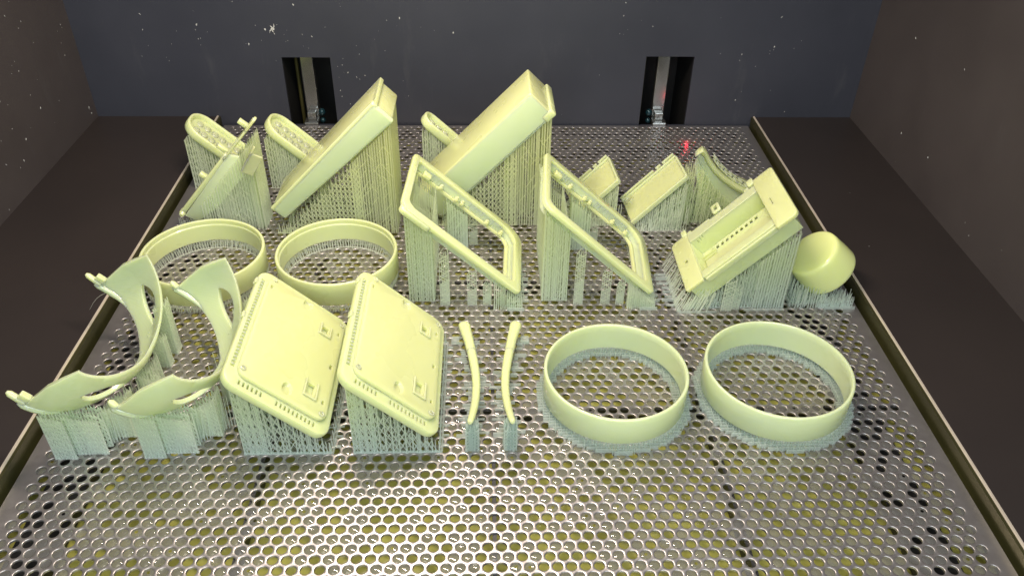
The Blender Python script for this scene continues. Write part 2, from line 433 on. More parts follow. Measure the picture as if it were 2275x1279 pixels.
# ------------------------------------------------------------------ support lattices
def wall_sup(mb, a, c, zt, step=3.0, r=.42, brace=.75, cell=6.0, zb=0.0, tip=3.0, jit=.25):
    """a row of struts between ground points a and c, crossed by slanted braces; zt(x, y) is the height"""
    L = math.hypot(c[0]-a[0], c[1]-a[1]); n = max(1, int(round(L/step)))
    pts = []
    for i in range(n+1):
        q = i/n; x = a[0]+(c[0]-a[0])*q; y = a[1]+(c[1]-a[1])*q
        x += random.uniform(-jit, jit); y += random.uniform(-jit, jit)
        h = zt(x, y); pts.append((x, y, h))
        if h < zb+1: continue
        hb = max(zb, h-tip)
        mb.strut((x, y, zb), (x, y, hb), r*1.15, r)
        if zb == 0 and random.random() < .6: mb.strut((x, y, .02), (x, y, 1.6+random.random()*2), r*2.6, r*.9)
        mb.strut((x, y, hb), (x+random.uniform(-.5, .5), y, h), r, r*.45)
    for i in range(n):
        x0, y0, h0 = pts[i]; x1, y1, h1 = pts[i+1]; h = min(h0, h1)-1
        z = zb+random.uniform(0, cell*.5)
        while z+cell < h:
            if random.random() < brace: mb.strut((x0, y0, z), (x1, y1, z+cell), r*.75)
            if random.random() < brace: mb.strut((x1, y1, z), (x0, y0, z+cell), r*.75)
            z += cell
    mb.strut((a[0], a[1], zb+.35), (c[0], c[1], zb+.35), r*1.3)
def block(mb, x0, x1, y0, y1, zt, sx=4, sy=4, r=.42, step=3.0, brace=.7, cell=6, zb=0.0, jit=.25, edge=True):
    ny = max(1, int(round((y1-y0)/sy))); nx = max(1, int(round((x1-x0)/sx)))
    for j in range(ny+1):
        y = y0+(y1-y0)*j/ny
        wall_sup(mb, (x0, y), (x1, y), zt, step, r, brace, cell, zb, jit=jit)
    for i in range(nx+1):
        x = x0+(x1-x0)*i/nx
        wall_sup(mb, (x, y0), (x, y1), zt, step*1.4, r, brace, cell, zb, jit=jit)
def sheet(mb, a, c, zt, th=.35, seg=14, zb=0.0, gap=1.0, wd=1.5, top=0.0):
    """thin perforated support wall: narrow upright slats with fine gaps, joined by rungs"""
    L = math.hypot(c[0]-a[0], c[1]-a[1]); dx, dy = (c[0]-a[0])/L, (c[1]-a[1])/L
    nx, ny = -dy*th, dx*th; s = 0.
    while s < L:
        e = min(s+wd, L)
        P = []
        for q in (s, e):
            x, y = a[0]+dx*q, a[1]+dy*q; h = max(zb+.5, zt(x, y)-top)
            P += [(x+nx, y+ny, zb), (x-nx, y-ny, zb), (x-nx, y-ny, h), (x+nx, y+ny, h)]
        mb.add(P, [(0,1,2,3),(7,6,5,4),(0,4,5,1),(1,5,6,2),(2,6,7,3),(3,7,4,0)])
        s = e+gap*random.uniform(.6, 1.4)
    z = zb+2
    hm = max(zt(a[0], a[1]), zt(c[0], c[1])); d_ = min(6.0, L/2)
    while z < hm:
        q = random.uniform(0, d_)
        while q+d_ <= L:
            x, y = a[0]+dx*q, a[1]+dy*q; x2, y2 = x+dx*d_, y+dy*d_
            if min(zt(x, y), zt(x2, y2))-top > z+9 and random.random() < .55:
                if random.random() < .5: mb.strut((x, y, z), (x2, y2, z+8), .32)
                else: mb.strut((x, y, z+8), (x2, y2, z), .32)
            q += d_*random.uniform(.7, 1.3)
        z += 5.5
def blade(mb, x, y, w_, h, th=.5, tip=10):
    """isolated pointed support fin, perforated"""
    hw = w_/2
    for s_ in (-hw, hw): mb.strut((x+s_, y, 0), (x+s_, y, h-tip*(.9 if s_ < 0 else .35)), th, th*.8)
    mb.strut((x-hw, y, h-tip*.9), (x+hw*.3, y, h-1), th*.8, th*.3); mb.strut((x+hw, y, h-tip*.35), (x+hw*.3, y, h+3), th*.8, th*.3)
    z = 1; k = 0
    while z < h-tip:
        s1 = hw if k % 2 else -hw
        mb.strut((x-s1, y, z), (x+s1, y, z+4), th*.7); mb.strut((x+s1, y, z+1), (x-s1, y, z+5), th*.6)
        z += 4; k += 1
    for q in (-.5, 0, .5): mb.strut((x+hw*q, y, 0), (x+hw*q, y, h-tip*.6), th*.7)
    # membrane
    mb.add([(x-hw, y+.1, 0), (x+hw, y+.1, 0), (x+hw, y+.1, h*.45), (x-hw, y+.1, h*.35)], [(0, 1, 2, 3)])

# ------------------------------------------------------------------ printed rings
def ring(cx, cy, R, z0, z1, label, front):
    t = thing('printed_ring', label, 'ring', (cx, cy, 0), 'printed rings')
    n = 96; b = MB(); L = []
    wt = 2.4
    prof = [(R-.5, z0), (R, z0+.6), (R, z1-.9), (R-.5, z1-.15), (R-1.0, z1), (R-wt+.6, z1), (R-wt, z1-.7)]
    if front: prof += [(R-wt-.1, z1-6), (R-wt-.5, z0+6), (R-wt-.5, z0+.4), (R-wt, z0)]
    else: prof += [(R-wt, z1-4.2), (R-wt-.8, z1-5), (R-wt-.8, z0+.4), (R-wt, z0)]
    for r, z in prof: L.append([(cx+r*math.cos(6.28318*k/n), cy+r*math.sin(6.28318*k/n), z) for k in range(n)])
    b.loft(L, ring=True); b.build('band', M['ring'] if front else M['resin'], t, smooth=40)
    b = MB()
    if front:
        # broad low raft of crossing ribs, stepping in and out along the ring
        for ax in (0, 1):
            s = -R-4
            while s < R+4.5:
                ro = R+3.5 if ax else R+4.5; ri = R-6.5
                e = math.sqrt(max(0, ro*ro-s*s)); e = 3*round(e/3)+random.uniform(-.3, .3)
                i = math.sqrt(max(0, ri*ri-s*s)); i = 3*round(i/3)
                segs = [(-e, e)] if i < 1 else [(-e, -i), (i, e)]
                for a, c in segs:
                    if c-a < 1: continue
                    h = z0-2.2 if ax else z0-2.6
                    if ax == 0: b.box(cx+a, cx+c, cy+s-.35, cy+s+.35, .02, h+random.uniform(-.8, .1))
                    else: b.box(cx+s-.3, cx+s+.3, cy+a, cy+c, .02, h)
                s += 2.6 if ax == 0 else 3.6
        for k in range(150):
            a = 6.28318*k/150; q = random.uniform(.985, 1.0)
            b.strut((cx+(R-1)*math.cos(a)*q, cy+(R-1)*math.sin(a)*q, 0), (cx+(R-1)*math.cos(a), cy+(R-1)*math.sin(a), z0+.6), .55, .3)
    else:
        for k in range(130):
            a = 6.28318*k/130; c_, s_ = math.cos(a), math.sin(a)
            for rr_, hh in ((R-1.2, z0+.4), (R-4.5-random.random()*2, z0+random.uniform(1.5, 4))):
                q = random.uniform(-.6, .6)
                b.strut((cx+rr_*c_+q, cy+rr_*s_+q, 0), (cx+(R-1.5)*c_, cy+(R-1.5)*s_, hh), .5, .25)
            a2 = a+.048
            b.strut((cx+(R-1)*c_, cy+(R-1)*s_, .5), (cx+(R-1)*math.cos(a2), cy+(R-1)*math.sin(a2), z0), .35)
            b.strut((cx+(R-5)*c_, cy+(R-5)*s_, .4), (cx+(R-5)*math.cos(a2), cy+(R-5)*math.sin(a2), .4), .5)
    b.build('supports', M['raft'] if front else M['support'], t, kind='stuff')
ring(85.4, -445.5, 50, 6, 27.5, 'greenish printed ring on a stepped bluish raft, just right of the two slim curved arms', True)
ring(199.5, -444.5, 51, 6, 27.5, 'greenish printed ring in the front right, nearest the right edge of the platform', True)
ring(-238.5, -296, 50, 7, 27.5, 'yellow printed ring behind the two curved brackets, beside the left platform edge', False)
ring(-128.2, -296, 50, 7, 27.5, 'yellow printed ring standing behind the two vented lids, in front of the big box', False)

# ------------------------------------------------------------------ vented square lids
def lid(dx, label):
    t = thing('vented_lid', label, 'lid', (-134+dx, -438, 0), 'vented lids leaning on supports')
    F = Frame((-162.5+dx, -497, 71), (57, 0, -52.5), Y, (52.5, 0, 57))
    U, V = 78.5, 115.5
    c1 = MB()
    for k in range(6): c1.fbox(F, 11+k*3.1, 12.3+k*3.1, 2.6, 6.6, -12, 3)
    for k in range(10): c1.fbox(F, 38+k*3.1, 39.3+k*3.1, 2.6, 6.6, -12, 3)
    for k in range(28): c1.fbox(F, 2.6, 5.6, 14+k*3.3, 15.6+k*3.3, -4.2, 3)
    b = MB(); slab(b, F, 0, U, -1, V, 10, -8, -2.2, 1.4, 6)
    b.build('flange', M['resin'], t, smooth=40, cut=[c1])
    w = MB()
    w.fbox(F, 55.6, 60.2, 86.5, 92.5, -12, 6); w.fbox(F, 55, 60.2, 24.5, 33.5, -12, 6)
    w.fbox(F, 67.2, 69.2, 55.8, 60, -12, 6); w.fbox(F, 67.2, 69, 21.6, 25, -12, 6)
    w.fbox(F, 9.6, 11.4, 97, 101, -1.2, 6); w.fbox(F, 67.8, 69.4, 91.4, 95, -1.2, 6)
    w2 = MB()
    for u, v in ((40, 104), (41.5, 18)):        # scooped finger grips
        w2.loft([[F.p(u+math.cos(a)*r*(.8 if math.sin(a) > 0 else .8), v+math.sin(a)*r*1.15, n_) for a in [k*math.pi/8 for k in range(16)]] for r, n_ in ((3.2, -1.5), (4.3, -.2), (5.2, 1.6))])
    b = MB(); slab(b, F, 7.5, U-5.5, 8.5, V-7.5, 7, -5, .6, .9, 6)
    b.build('panel', M['warm'], t, smooth=40, cut=[w, w2])
    for u0, u1, v0, v1 in ((53.2, 62.6, 83, 94.6), (52.4, 62.8, 20.5, 36)):
        b = MB()
        L = []
        for n_ in (.4, 2.0):
            L.append([F.p(u, v, n_) for u, v in ((u0, v1), (u0, v0), (u1, v0), (u1, v1), (u1-1.2, v1), (u1-1.2, v0+1.5), (u0+1.2, v0+1.5), (u0+1.2, v1))])
        b.loft(L); b.build('window_lip', M['warm'], t, bevel=.3)
    for u, v in ((11, 107.6), (69.9, 104.8), (68.9, 13.3), (10.1, 14.2)):
        b = MB(); b.loft([[F.p(u+math.cos(a)*r, v+math.sin(a)*r, n_) for a in [k*math.pi/6 for k in range(12)]] for r, n_ in ((2.2, .3), (2.1, 1.1), (1.5, 1.4), (1.0, .6), (.2, .5))])
        b.build('screw_boss', M['warm'], t, smooth=50)
    b = MB()
    for k in range(27): b.loft([[F.p(4.1+math.cos(a)*r, 16.4+k*3.3+math.sin(a)*r*.8, n_) for a in [q*math.pi/4 for q in range(8)]] for r, n_ in ((1.1, -2.4), (.9, -1.8), (.2, -1.6))])
    for v in (60, 98): b.fbox(F, -1.4, 1, v, v+5, -5.5, -2.5)
    b.build('edge_beading', M['resin'], t, smooth=50, kind='stuff')
    # supports
    zt = lambda x, y: max(2, F.o.z-9.2-(x-F.o.x)*52.5/57)-1.0
    x0, x1 = F.o.x+.6, F.o.x+56
    b = MB()
    sheet(b, (x0, -493), (x0, -385), lambda x, y: F.o.z-7.5, .3, wd=1.6, gap=1.2)
    wall_sup(b, (x0, -494.5), (x0+15, -494.5), zt, 1.9, .42, .9, 5)
    block(b, x0, x1, -494, -384, zt, 14, 22, .42, 4.2, .6, 8)
    wall_sup(b, (x0, -495), (x1, -495), zt, 4.4, .5, .85, 8); wall_sup(b, (x0+34, -494.6), (x1, -494.6), zt, 2.4, .38, .2, 7)
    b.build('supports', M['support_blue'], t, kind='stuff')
    b = MB(); b.box(x0-1, x1+2, -495.4, -494.2, .02, 1.0); b.box(x0-1, x0+.4, -494.2, -384, .02, 1.0); b.box(x1+.9, x1+2.2, -494.2, -384, .02, 1.2)
    for k in range(12): b.box(x1+2.2, x1+6, -490+k*9, -489.2+k*9, .02, 1.6)
    b.build('raft', M['raft'], t, kind='stuff')
lid(0, 'left of the two square vented lids tilted on supports, beside the curved brackets')
lid(71, 'right of the two square vented lids tilted on supports, beside the slim curved arms')

# ------------------------------------------------------------------ open bezel frames
def bezel(dx, dy, label, var):
    t = thing('bezel_frame', label, 'frame', (-20+dx, -290, 0), 'bezel frames leaning on supports')
    F = Frame((-67.5+dx, -333+dy, 92), (91, -6-var*2, -79), (.03+var*.03, 1, 0), (79, 0, 91))
    F.n = F.u.cross(F.v).normalized(); F.v = F.n.cross(F.u).normalized()
    U, V = 121, 90
    iv = MB(); iv.loft([[F.p(u, v, n_) for u, v in rr(5.5, U-8, 8.6, V-7.4, (14, 5, 9, 5), 5)] for n_ in (-8, 3)])
    b = MB(); slab(b, F, 0, U, 0, V, (17, 6, 11, 5), -4, 0, .7, 6)
    b.build('face_rim', M['resin'], t, smooth=40, cut=[iv])
    # upright inner skirt with little tick slots
    tk = MB()
    for g0, cnt in ((22, 5), (64, 11)):
        for k in range(cnt): tk.fbox(F, g0+k*3.0, g0+.7+k*3.0, V-7.8, V-4, -6, -3.8)
    b = MB()
    L = []
    for ins, n0 in ((0, -2.5), (0, -11), (1.6, -11), (1.6, -2.5)):
        r = (14-ins if ins == 0 else 14-ins, 5-ins, 10-ins, 5-ins)
        L.append([F.p(u, v, n0) for u, v in rr(5.7-1.6+ins, U-8.2+1.6-ins, 8.8-1.6+ins, V-7.6+1.6-ins, r, 5)])
    b.loft(L, ring=True); b.build('inner_skirt', M['ring'], t, smooth=40)
    b = MB()                                   # ledge along the back and right sides
    L = []
    for ins, n0 in ((0, -11), (0, -8.6), (3.2, -8.6), (3.2, -11)):
        L.append([F.p(u, v, n0) for u, v in rr(5.5+ins, U-8-ins, 8.6+ins, V-7.4-ins, (max(1, 13-ins), max(1, 5-ins), max(1, 9-ins), max(1, 5-ins)), 5)])
    b.loft(L, ring=True); b.build('ledge', M['warm'], t, smooth=40)
    b = MB()
    for k in range(13):
        u = 64+k*2.9
        b.fbox(F, u, u+.8, V-8.0, V-5.8, -7.9, -2.2)
    for k in range(5): b.fbox(F, 20+k*2.9, 20.8+k*2.9, V-8.0, V-5.8, -7.9, -2.2)
    b.build('rib_row', M['ring'], t, kind='stuff')
    for u in (16, 33, 50, 56, 84, 100):
        b = MB(); b.fbox(F, u, u+3, V-12, V-7.4, -8.8, -5.6); b.fbox(F, u+.6, u+2.4, V-11, V-8.4, -5.6, -4.2); b.build('snap_clip', M['warm'], t, bevel=.4)
    for q in ((9, 13, V-26, V-12, -11.2, -9.5), (U-18, U-12, 12, 17, -10, -5.5), (15, 22, V-15, V-9, -7.5, -3.5)):
        b = MB(); b.fbox(F, *q); b.build('corner_tab', M['warm'], t, bevel=.6)
    if var == 0:
        b = MB(); slab(b, F, 1, 30, -1.5, 8, 4, -6, -1.0, 1.2); b.build('side_bulge', M['resin'], t, smooth=45)
    sl = 79/91
    zt = lambda x, y: max(1.5, F.o.z-(x-F.o.x)*sl-6.5)
    x0 = F.o.x+1
    b = MB()
    zz = lambda x, y: zt(x, y)-3
    for k in range(2): sheet(b, (x0+5*k, -331), (x0+5*k, -248), zz, .3, wd=1.3, gap=1.2)
    for yy in (-331.5, -326, -305, -275, -247): sheet(b, (x0, yy), (x0+20, yy), zz, .3, wd=1.0, gap=.8)
    block(b, x0, x0+20, -331, -320, zt, 10, 8, .45, 2.8, .85, 5)
    wall_sup(b, (x0+20, -331), (x0+20, -250), zt, 3.5, .4, .7)
    b.build('supports', M['support'], t, kind='stuff')
    b = MB()                                  # separate pointed fins along the front and back rails
    for x, w_ in ((30, 7), (52, 7), (64, 6), (75, 6)):
        h = F.o.z-x*sl-8; blade(b, F.o.x+x, -337, w_, h, .5, 9)
        if x != 52: blade(b, F.o.x+x+1, -334, w_*.8, h*.9, .4, 9)
    for x, w_ in ((30, 7), (52, 7), (80, 5)):
        blade(b, F.o.x+x, -248, w_, F.o.z-x*sl-12, .45, 11)
    for k in range(14):
        x = F.o.x+70+k*1.7; wall_sup(b, (x, -343), (x, -336), zt, 2.4, .4, .6)
    for yy in (-342, -338, -334): wall_sup(b, (F.o.x+80, yy), (F.o.x+92, yy), lambda x, y: 11, 1.7, .4, .8, 4)
    for k in range(16):
        wall_sup(b, (F.o.x+82, -330+k*5), (F.o.x+94, -330+k*5+1), lambda x, y: random.uniform(4, 10), 2.6, .35, .5, 3)
    b.build('support_fins', M['support'], t, kind='stuff')
    if var == 0 or True:
        b = MB()
        block(b, F.o.x+30, F.o.x+47, -256, -244, lambda x, y: F.o.z-(x-F.o.x)*sl-12, 4, 6, .4, 2.2, .8, 5)
        sheet(b, (F.o.x+30, -257), (F.o.x+47, -257), lambda x, y: F.o.z-(x-F.o.x)*sl-16, .25, wd=1.4, gap=.9)
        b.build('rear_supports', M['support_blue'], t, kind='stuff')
    b = MB()
    b.box(F.o.x+80, F.o.x+94, -345, -343.6, .02, 2.4); b.box(F.o.x+92, F.o.x+98, -334, -332, .02, 2.0)
    for k in range(7): b.box(F.o.x+92, F.o.x+97+random.random()*2, -328+k*8, -326.6+k*8, .02, random.uniform(1, 3))
    b.build('raft', M['raft'], t, kind='stuff')
bezel(0, 0, 'open rectangular bezel frame leaning in front of the plain box housing', 0)
bezel(108, 1, 'open rectangular bezel frame leaning in front of the half hidden clip door', 1)

# ------------------------------------------------------------------ big tilted boxes
def big_box(O, V, T, label, lip, Lu=143):
    t = thing('box_housing', label, 'box', (O[0]+50, O[1]+V/2, 0), 'big box housings tilted up to the right')
    F = Frame(O, (1, 0, 1.02), Y, (1.02, 0, -1))
    if lip:
        b = MB(); wedge(b, F, 2.0, Lu-2.2, 2.2, V-1.5, 1.2, T-3, T+4.6)
        b.build('body', M['warm'], t, bevel=2.2, seg=3, smooth=50)
        ct = MB(); ct.fbox(F, -9, Lu+9, 4.0, V+9, -4, 1.4)
        b = MB(); slab(b, F, 0, Lu, 0, V, 2.4, -.4, 5.5, 1.1, 5)
        b.build('rim', M['resin'], t, smooth=45, cut=[ct])
        b = MB(); wedge(b, F, .6, Lu-.6, -.2, 6, .8, T-3.2, T+5)
        b.build('front_wall', M['ring'], t, bevel=2.6, seg=4, smooth=50)  # camera-facing side painted with the cool shaded copy of the body's resin
    else:
        b = MB(); b.fbox(F, 0, Lu, 0, V, 0, T-1); b.build('body', M['warm'], t, bevel=1.6, seg=3, smooth=50)
        b = MB(); b.fbox(F, .6, Lu-.8, -.4, 5, .8, T-.6)
        b.build('front_wall', M['ring'], t, bevel=1.6, seg=3, smooth=50)  # front tinted greener than the body to imitate cooler light on it
        b = MB(); b.fbox(F, .8, Lu-1.6, .6, V-.6, T-1.1, T+.6); b.build('base_body', M['ring'], t, bevel=1.5, seg=3, smooth=50)
        b = MB(); b.fbox(F, Lu-9, Lu+2.2, -1, V+1.6, T-6, T+1.4); b.build('base_flange', M['resin'], t, bevel=1.5, seg=3, smooth=50)
    off = T*1.414+1.0
    zt = lambda x, y: max(1.2, O[2]+(x-O[0])*1.02-off*(1.0)-(.06*(x-O[0]) if lip else 0))
    xe = O[0]+(Lu*.7)+T*.71-1; xs = O[0]+T*.71-2
    ze = O[2]+Lu*.71-T*.70
    # struts rise straight up to the slanted underside; the last rows reach the overhanging end
    zt2 = lambda x, y: min(zt(x, y), ze-1)
    b = MB()
    y0, y1 = O[1]+1.5, O[1]+V-1.5
    for k, yy in enumerate((y0, y0+22, y1)):
        sheet(b, (xe-38, yy), (xe, yy), zt2, .3, wd=1.3, gap=1.0)
    for k in range(2): sheet(b, (xe-.3-5*k, y0), (xe-.3-5*k, y1), lambda x, y: ze-2, .3, wd=1.6, gap=1.0)
    for k in range(16):                        # stout columns between the walls
        x = random.uniform(xe-40, xe-2); y = random.uniform(y0, y1); b.strut((x, y, 0), (x, y, zt2(x, y)), 1.0, .6)
    block(b, xs, xe-38, y0+14, y1, zt2, 30, 38, .45, 4.2, .9, 6)
    wall_sup(b, (xs, y0), (xe-30, y0), zt2, 3.6, .55, .95, 5.0)
    wall_sup(b, (xs-8, y0), (xs+14, y0), lambda x, y: random.uniform(5, 12), 2.0, .5, .3, 4)
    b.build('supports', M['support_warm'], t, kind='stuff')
big_box((-197, -229, 26), 58, 19, 'big box housing with a raised rim, tilted on dense supports above the left ring row', True)
big_box((-66, -216, 29), 55, 28.5, 'big plain box housing with crisp edges, tallest print near the middle of the platform back', False)

# ------------------------------------------------------------------ egg-crate trays
def tray(O, V, Lu, label, thin=False):
    t = thing('dimpled_tray', label, 'tray', (O[0]+20, O[1]+V/2, 0), 'dimpled trays leaning at the platform back')
    F = Frame(O, (.73, 0, -.68), Y, (.68, 0, .73))
    r = V*.44
    b = MB()
    L = []
    for ins, n0 in ((1.4, -9), (.3, -8), (0, -6), (0, -1), (.5, -.2), (1.1, 0), (2.0, 0), (2.6, -.6), (3.4, -4.5)):
        L.append([F.p(u, v, n0) for u, v in rr(ins, Lu-ins, ins, V-ins, (3, r-ins*.8, r-ins*.8, 3), 7)])
    b.loft(L); b.build('shell', M['resin'], t, smooth=45)
    rows = 2; cols = int((Lu-14)/8.4)
    for i in range(cols):
        for j in range(rows):
            u = 12+i*8.4; v = V*(.34+.32*j)
            b = MB(); b.loft([[F.p(u+math.cos(a)*q*3.4, v+math.sin(a)*q*V*.11, n0) for a in [k*math.pi/6 for k in range(12)]] for q, n0 in ((1, -4.6), (.9, -3.9), (.6, -3.5), (.3, -3.4))])
            b.build('dimple', M['resin'], t, smooth=60)
    zt = lambda x, y: max(1, O[2]-(x-O[0])*.93-11)
    b = MB()
    x0, x1 = O[0]-4, O[0]+48
    ztl = lambda x, y: min(zt(x, y), O[2]-12+(x-O[0])*1.2) if x < O[0]+2 else zt(x, y)
    block(b, x0, x1, O[1]+2, O[1]+V-2, ztl, 5, 8, .42, 2.6, .8, 6)
    sheet(b, (x0, O[1]+2), (x0, O[1]+V-2), ztl, .3, wd=1.4, gap=1.0)
    sheet(b, (x0, O[1]+1.5), (x1, O[1]+1.5), ztl, .3, wd=1.0, gap=1.2)
    b.build('supports', M['support'], t, kind='stuff')
tray((-287.5, -146, 69), 39, 72, 'dimpled oval tray at the far left back, above the edge-on hinged cover')
tray((-212, -146, 69), 39, 72, 'dimpled oval tray between the hinged cover and the rimmed box housing')
tray((-62, -131, 69), 24, 46, 'smallest dimpled tray, peeking out behind the plain box housing')

# ------------------------------------------------------------------ hinged cover seen edge-on at the left
t = thing('hinged_cover', 'thin hinged cover seen edge-on with pins and a ribbed comb, left of the rimmed box', 'cover', (-240, -190, 0))
F = Frame((-281, -215, 14), (.66, 0, .752), Y, (-.752, 0, .66))
b = MB(); b.fbox(F, 4, 112, 2, 22, -1.2, .6); b.build('panel', M['resin'], t, bevel=.5)
b = MB(); slab(b, F, 0, 78, -1, 5, 2.6, -2.0, 2.6, 1); slab(b, F, 72, 124, -2, 3, 2.4, -.6, 1.2, .5); b.build('front_bar', M['resin'], t, smooth=45)
b = MB(); slab(b, F, 108, 124.5, -3, 4, 3, -.8, 1.4, .5); b.build('tip', M['warm'], t, smooth=45)
for u, v, l in ((36, 14, 8), (70, 16, 10), (104, 14, 9)):
    b = MB(); slab(b, F, u-2.2, u+2.2, v, v+5, 1, .3, l, .6, 3); b.build('hinge_pin', M['resin'], t, smooth=50)
b = MB(); b.tube([F.p(-1, -3, 0), F.p(0, 0, 0), F.p(2, 4, 1)], [2.0, 3.1, 2.2], 10); b.build('end_knuckle', M['resin'], t, smooth=60)
W = Frame((0, -214, 0), X, Z, -Y)
b = MB()
pl_ = [(-279, 12), (-268, 6), (-258, 13), (-246, 22), (-232, 38), (-219, 52), (-219, 72), (-228, 74)]
b.loft([[(x, y, z) for x, z in pl_] for y in (-216.5, -214.5)]); b.build('side_web', M['ring'], t, bevel=.5, smooth=40)
C_ = Frame((-217, -227, 64), (11.6, 0, 17.5), (8.5, 3, -6.5), (0, -1, 0)); C_.n = C_.u.cross(C_.v).normalized(); C_.v = C_.n.cross(C_.u).normalized()
b = MB(); b.fbox(C_, 0, 21, 0, 11, -1.5, 0); b.fbox(C_, 0, 28, 0, 1.2, -2, 1.0); b.build('comb_plate', M['warm'], t, bevel=.3)
for k in range(9):
    b = MB(); b.fbox(C_, .8+k*2.25, 1.9+k*2.25, .5, 11.5, -.2, 1.7); b.build('comb_tooth', M['warm'], t)
b = MB()
zt = lambda x, y: max(2, min(90, 12+(x+278)*1.14-5))
zr = lambda x, y: zt(x, y) if x < -206 else 78-(x+206)*4
block(b, -274, -206, -212, -194, zt, 9, 9, .42, 2.6, .6, 6)
for k in range(2): sheet(b, (-262+k*1.3, -217-k*2.4), (-206, -217-k*1.4), lambda x, y: min(zt(x, y)-2, 80), .3, wd=1.0, gap=1.4)
for k in range(3): sheet(b, (-206-k*3, -222), (-206-k*3, -192), lambda x, y: 84-k*2, .3, wd=1.3, gap=1.0)
wall_sup(b, (-286, -214), (-250, -216), lambda x, y: random.uniform(6, 13), 1.8, .5, .4, 4)
b.build('supports', M['support'], t, kind='stuff')

# ------------------------------------------------------------------ small clip doors
def door(O, Lu, V, label, knob):
    t = thing('clip_door', label, 'door', (O[0]+20, O[1]+V/2, 0), 'small clip doors on supports')
    F = Frame(O, (.72, .09, .70), (-.07, 1, 0), (-.70, 0, .72)); F.n = F.u.cross(F.v).normalized()
    b = MB(); b.fbox(F, 0, Lu, 0, V, -2.4, 0); b.build('panel', M['warm'], t, bevel=.6)
    b = MB(); b.fbox(F, 0, Lu, -.6, 1.4, -3.2, 1.5); b.fbox(F, Lu-1.6, Lu+.5, 1.4, V-1.4, -3.4, 1.6); b.fbox(F, 0, Lu, V-1.4, V+.4, -3.2, 2.2)
    b.build('border', M['resin'], t, bevel=.5)
    for a, c in ((0, Lu*.62), (Lu*.66, Lu*.75), (Lu*.78, Lu-1)):
        b = MB(); b.fbox(F, a, c, V+2.4, V+4.4, -.2, 3.2); b.fbox(F, a+.5, a+3, V+.4, V+2.4, 0, 2.6)
        b.build('clip_rail', M['resin'], t, bevel=.4)
    if knob:
        b = MB(); b.loft([[F.p(10+math.cos(a)*q, 10+math.sin(a)*q, n0) for a in [k*math.pi/8 for k in range(16)]] for q, n0 in ((7, -1), (7, 3), (5.6, 4), (1, 4.2))]); b.build('boss', M['warm'], t, smooth=50)
    else:
        b = MB(); b.loft([[F.p(7+math.cos(a)*q, V-6+math.sin(a)*q, n0) for a in [k*math.pi/8 for k in range(16)]] for q, n0 in ((4.5, -1), (4.5, 1.2), (3.8, 1.6), (3.2, .4), (.4, .3))]); b.build('boss', M['warm'], t, smooth=50)
    zt = lambda x, y: max(1, O[2]+(x-O[0])*.97-4.5)
    b = MB(); x1 = O[0]+Lu*.71
    block(b, O[0]+1, x1, O[1]+1.5, O[1]+V-2, zt, 6, 8, .42, 2.6, .55, 6)
    wall_sup(b, (O[0]-1, O[1]), (x1, O[1]), zt, 1.9, .42, .35, 7); wall_sup(b, (O[0]+2, O[1]-3), (x1+4, O[1]-3), lambda x, y: zt(x, y)*.55, 2.3, .42, .4, 6)
    for k in range(16):
        x = random.uniform(O[0]+6, x1); b.strut((x, O[1]-random.uniform(0, 5), 0), (x+random.uniform(-5, 9), O[1]+random.uniform(0, 5), zt(x, 0)*.8), .45, .3)
    b.build('supports', M['support'], t, kind='stuff')
door((131, -222, 6.5), 66, 39, 'small clip door with pale yellow panel between the curved saddle and the right bezel frame', False)
door((79, -213, 6.5), 54, 44, 'small clip door half hidden behind the right bezel frame, with a round boss', True)

# ------------------------------------------------------------------ curved saddle
t = thing('curved_saddle', 'curved saddle-shaped print rising behind the battery holder on thick supports', 'saddle', (212, -190, 0))
top = [(186.5, 71), (190.5, 73.5), (194.5, 70.5), (200, 62), (207, 53), (216, 44.5), (226, 37.5), (238, 31), (248, 26)]
b = MB(); L = []
for i, (x, z) in enumerate(top):
    q = i/(len(top)-1); ya, yb = -211+4*math.sin(q*3.1), -202+22*min(1, q*1.2)**1.5
    th = 2.2
    L.append([(x, ya, z), (x+.3, ya+1.8, z+.9), (x+.8, yb, z+1.2), (x+1, yb+1, z), (x-1, yb+.5, z-th), (x-2.2, ya+2.5, z-th-1.5), (x-1.4, ya+.5, z-1.5)])
b.loft(L); b.build('top_strip', M['resin'], t, smooth=60)
b = MB(); L = []
for i, (x, z) in enumerate(top[1:]):
    q = i/(len(top)-2); hgt = 14+20*math.sin(q*2.6)
    y = -209+4*math.sin(q*3.1)
    L.append([(x-1, y, z), (x-3-3*q, y+5, z-hgt*.5), (x-5-7*q, y+3, z-hgt), (x-4-7*q, y+5, z-hgt), (x-1.5-3*q, y+7, z-hgt*.5), (x+1, y+2, z)])
b.loft(L); b.build('front_skirt', M['ring'], t, smooth=60)
b = MB()
for j in range(3):
    pts = [(x+3+j*1.2, -203+j*5, z+1.2) for x, z in top[3:]]; b.tube(pts, [.7]*len(pts), 6)
for i in range(3, len(top)-1):
    x, z = top[i]
    b.strut((x+3, -203, z+1), (top[i+1][0]+6, -193, top[i+1][1]+1.2), .6); b.strut((x+6, -193, z+1), (top[i+1][0]+3, -203, top[i+1][1]+1.2), .6)
b.build('ladder_ribs', M['resin'], t, kind='stuff')
def zs(x, y):
    if x < 189: return 42+(x-177)*1.7
    for (a, za), (c, zc) in zip(top[1:], top[2:]):
        if a <= x <= c: return za+(zc-za)*(x-a)/(c-a)-16
    return 16
b = MB()
block(b, 177, 238, -208, -190, zs, 6, 9, .42, 2.6, .75, 6)
for k in range(2): wall_sup(b, (176+k, -204+k*3), (226, -204+k*3), zs, 1.9, .42, .6, 5)
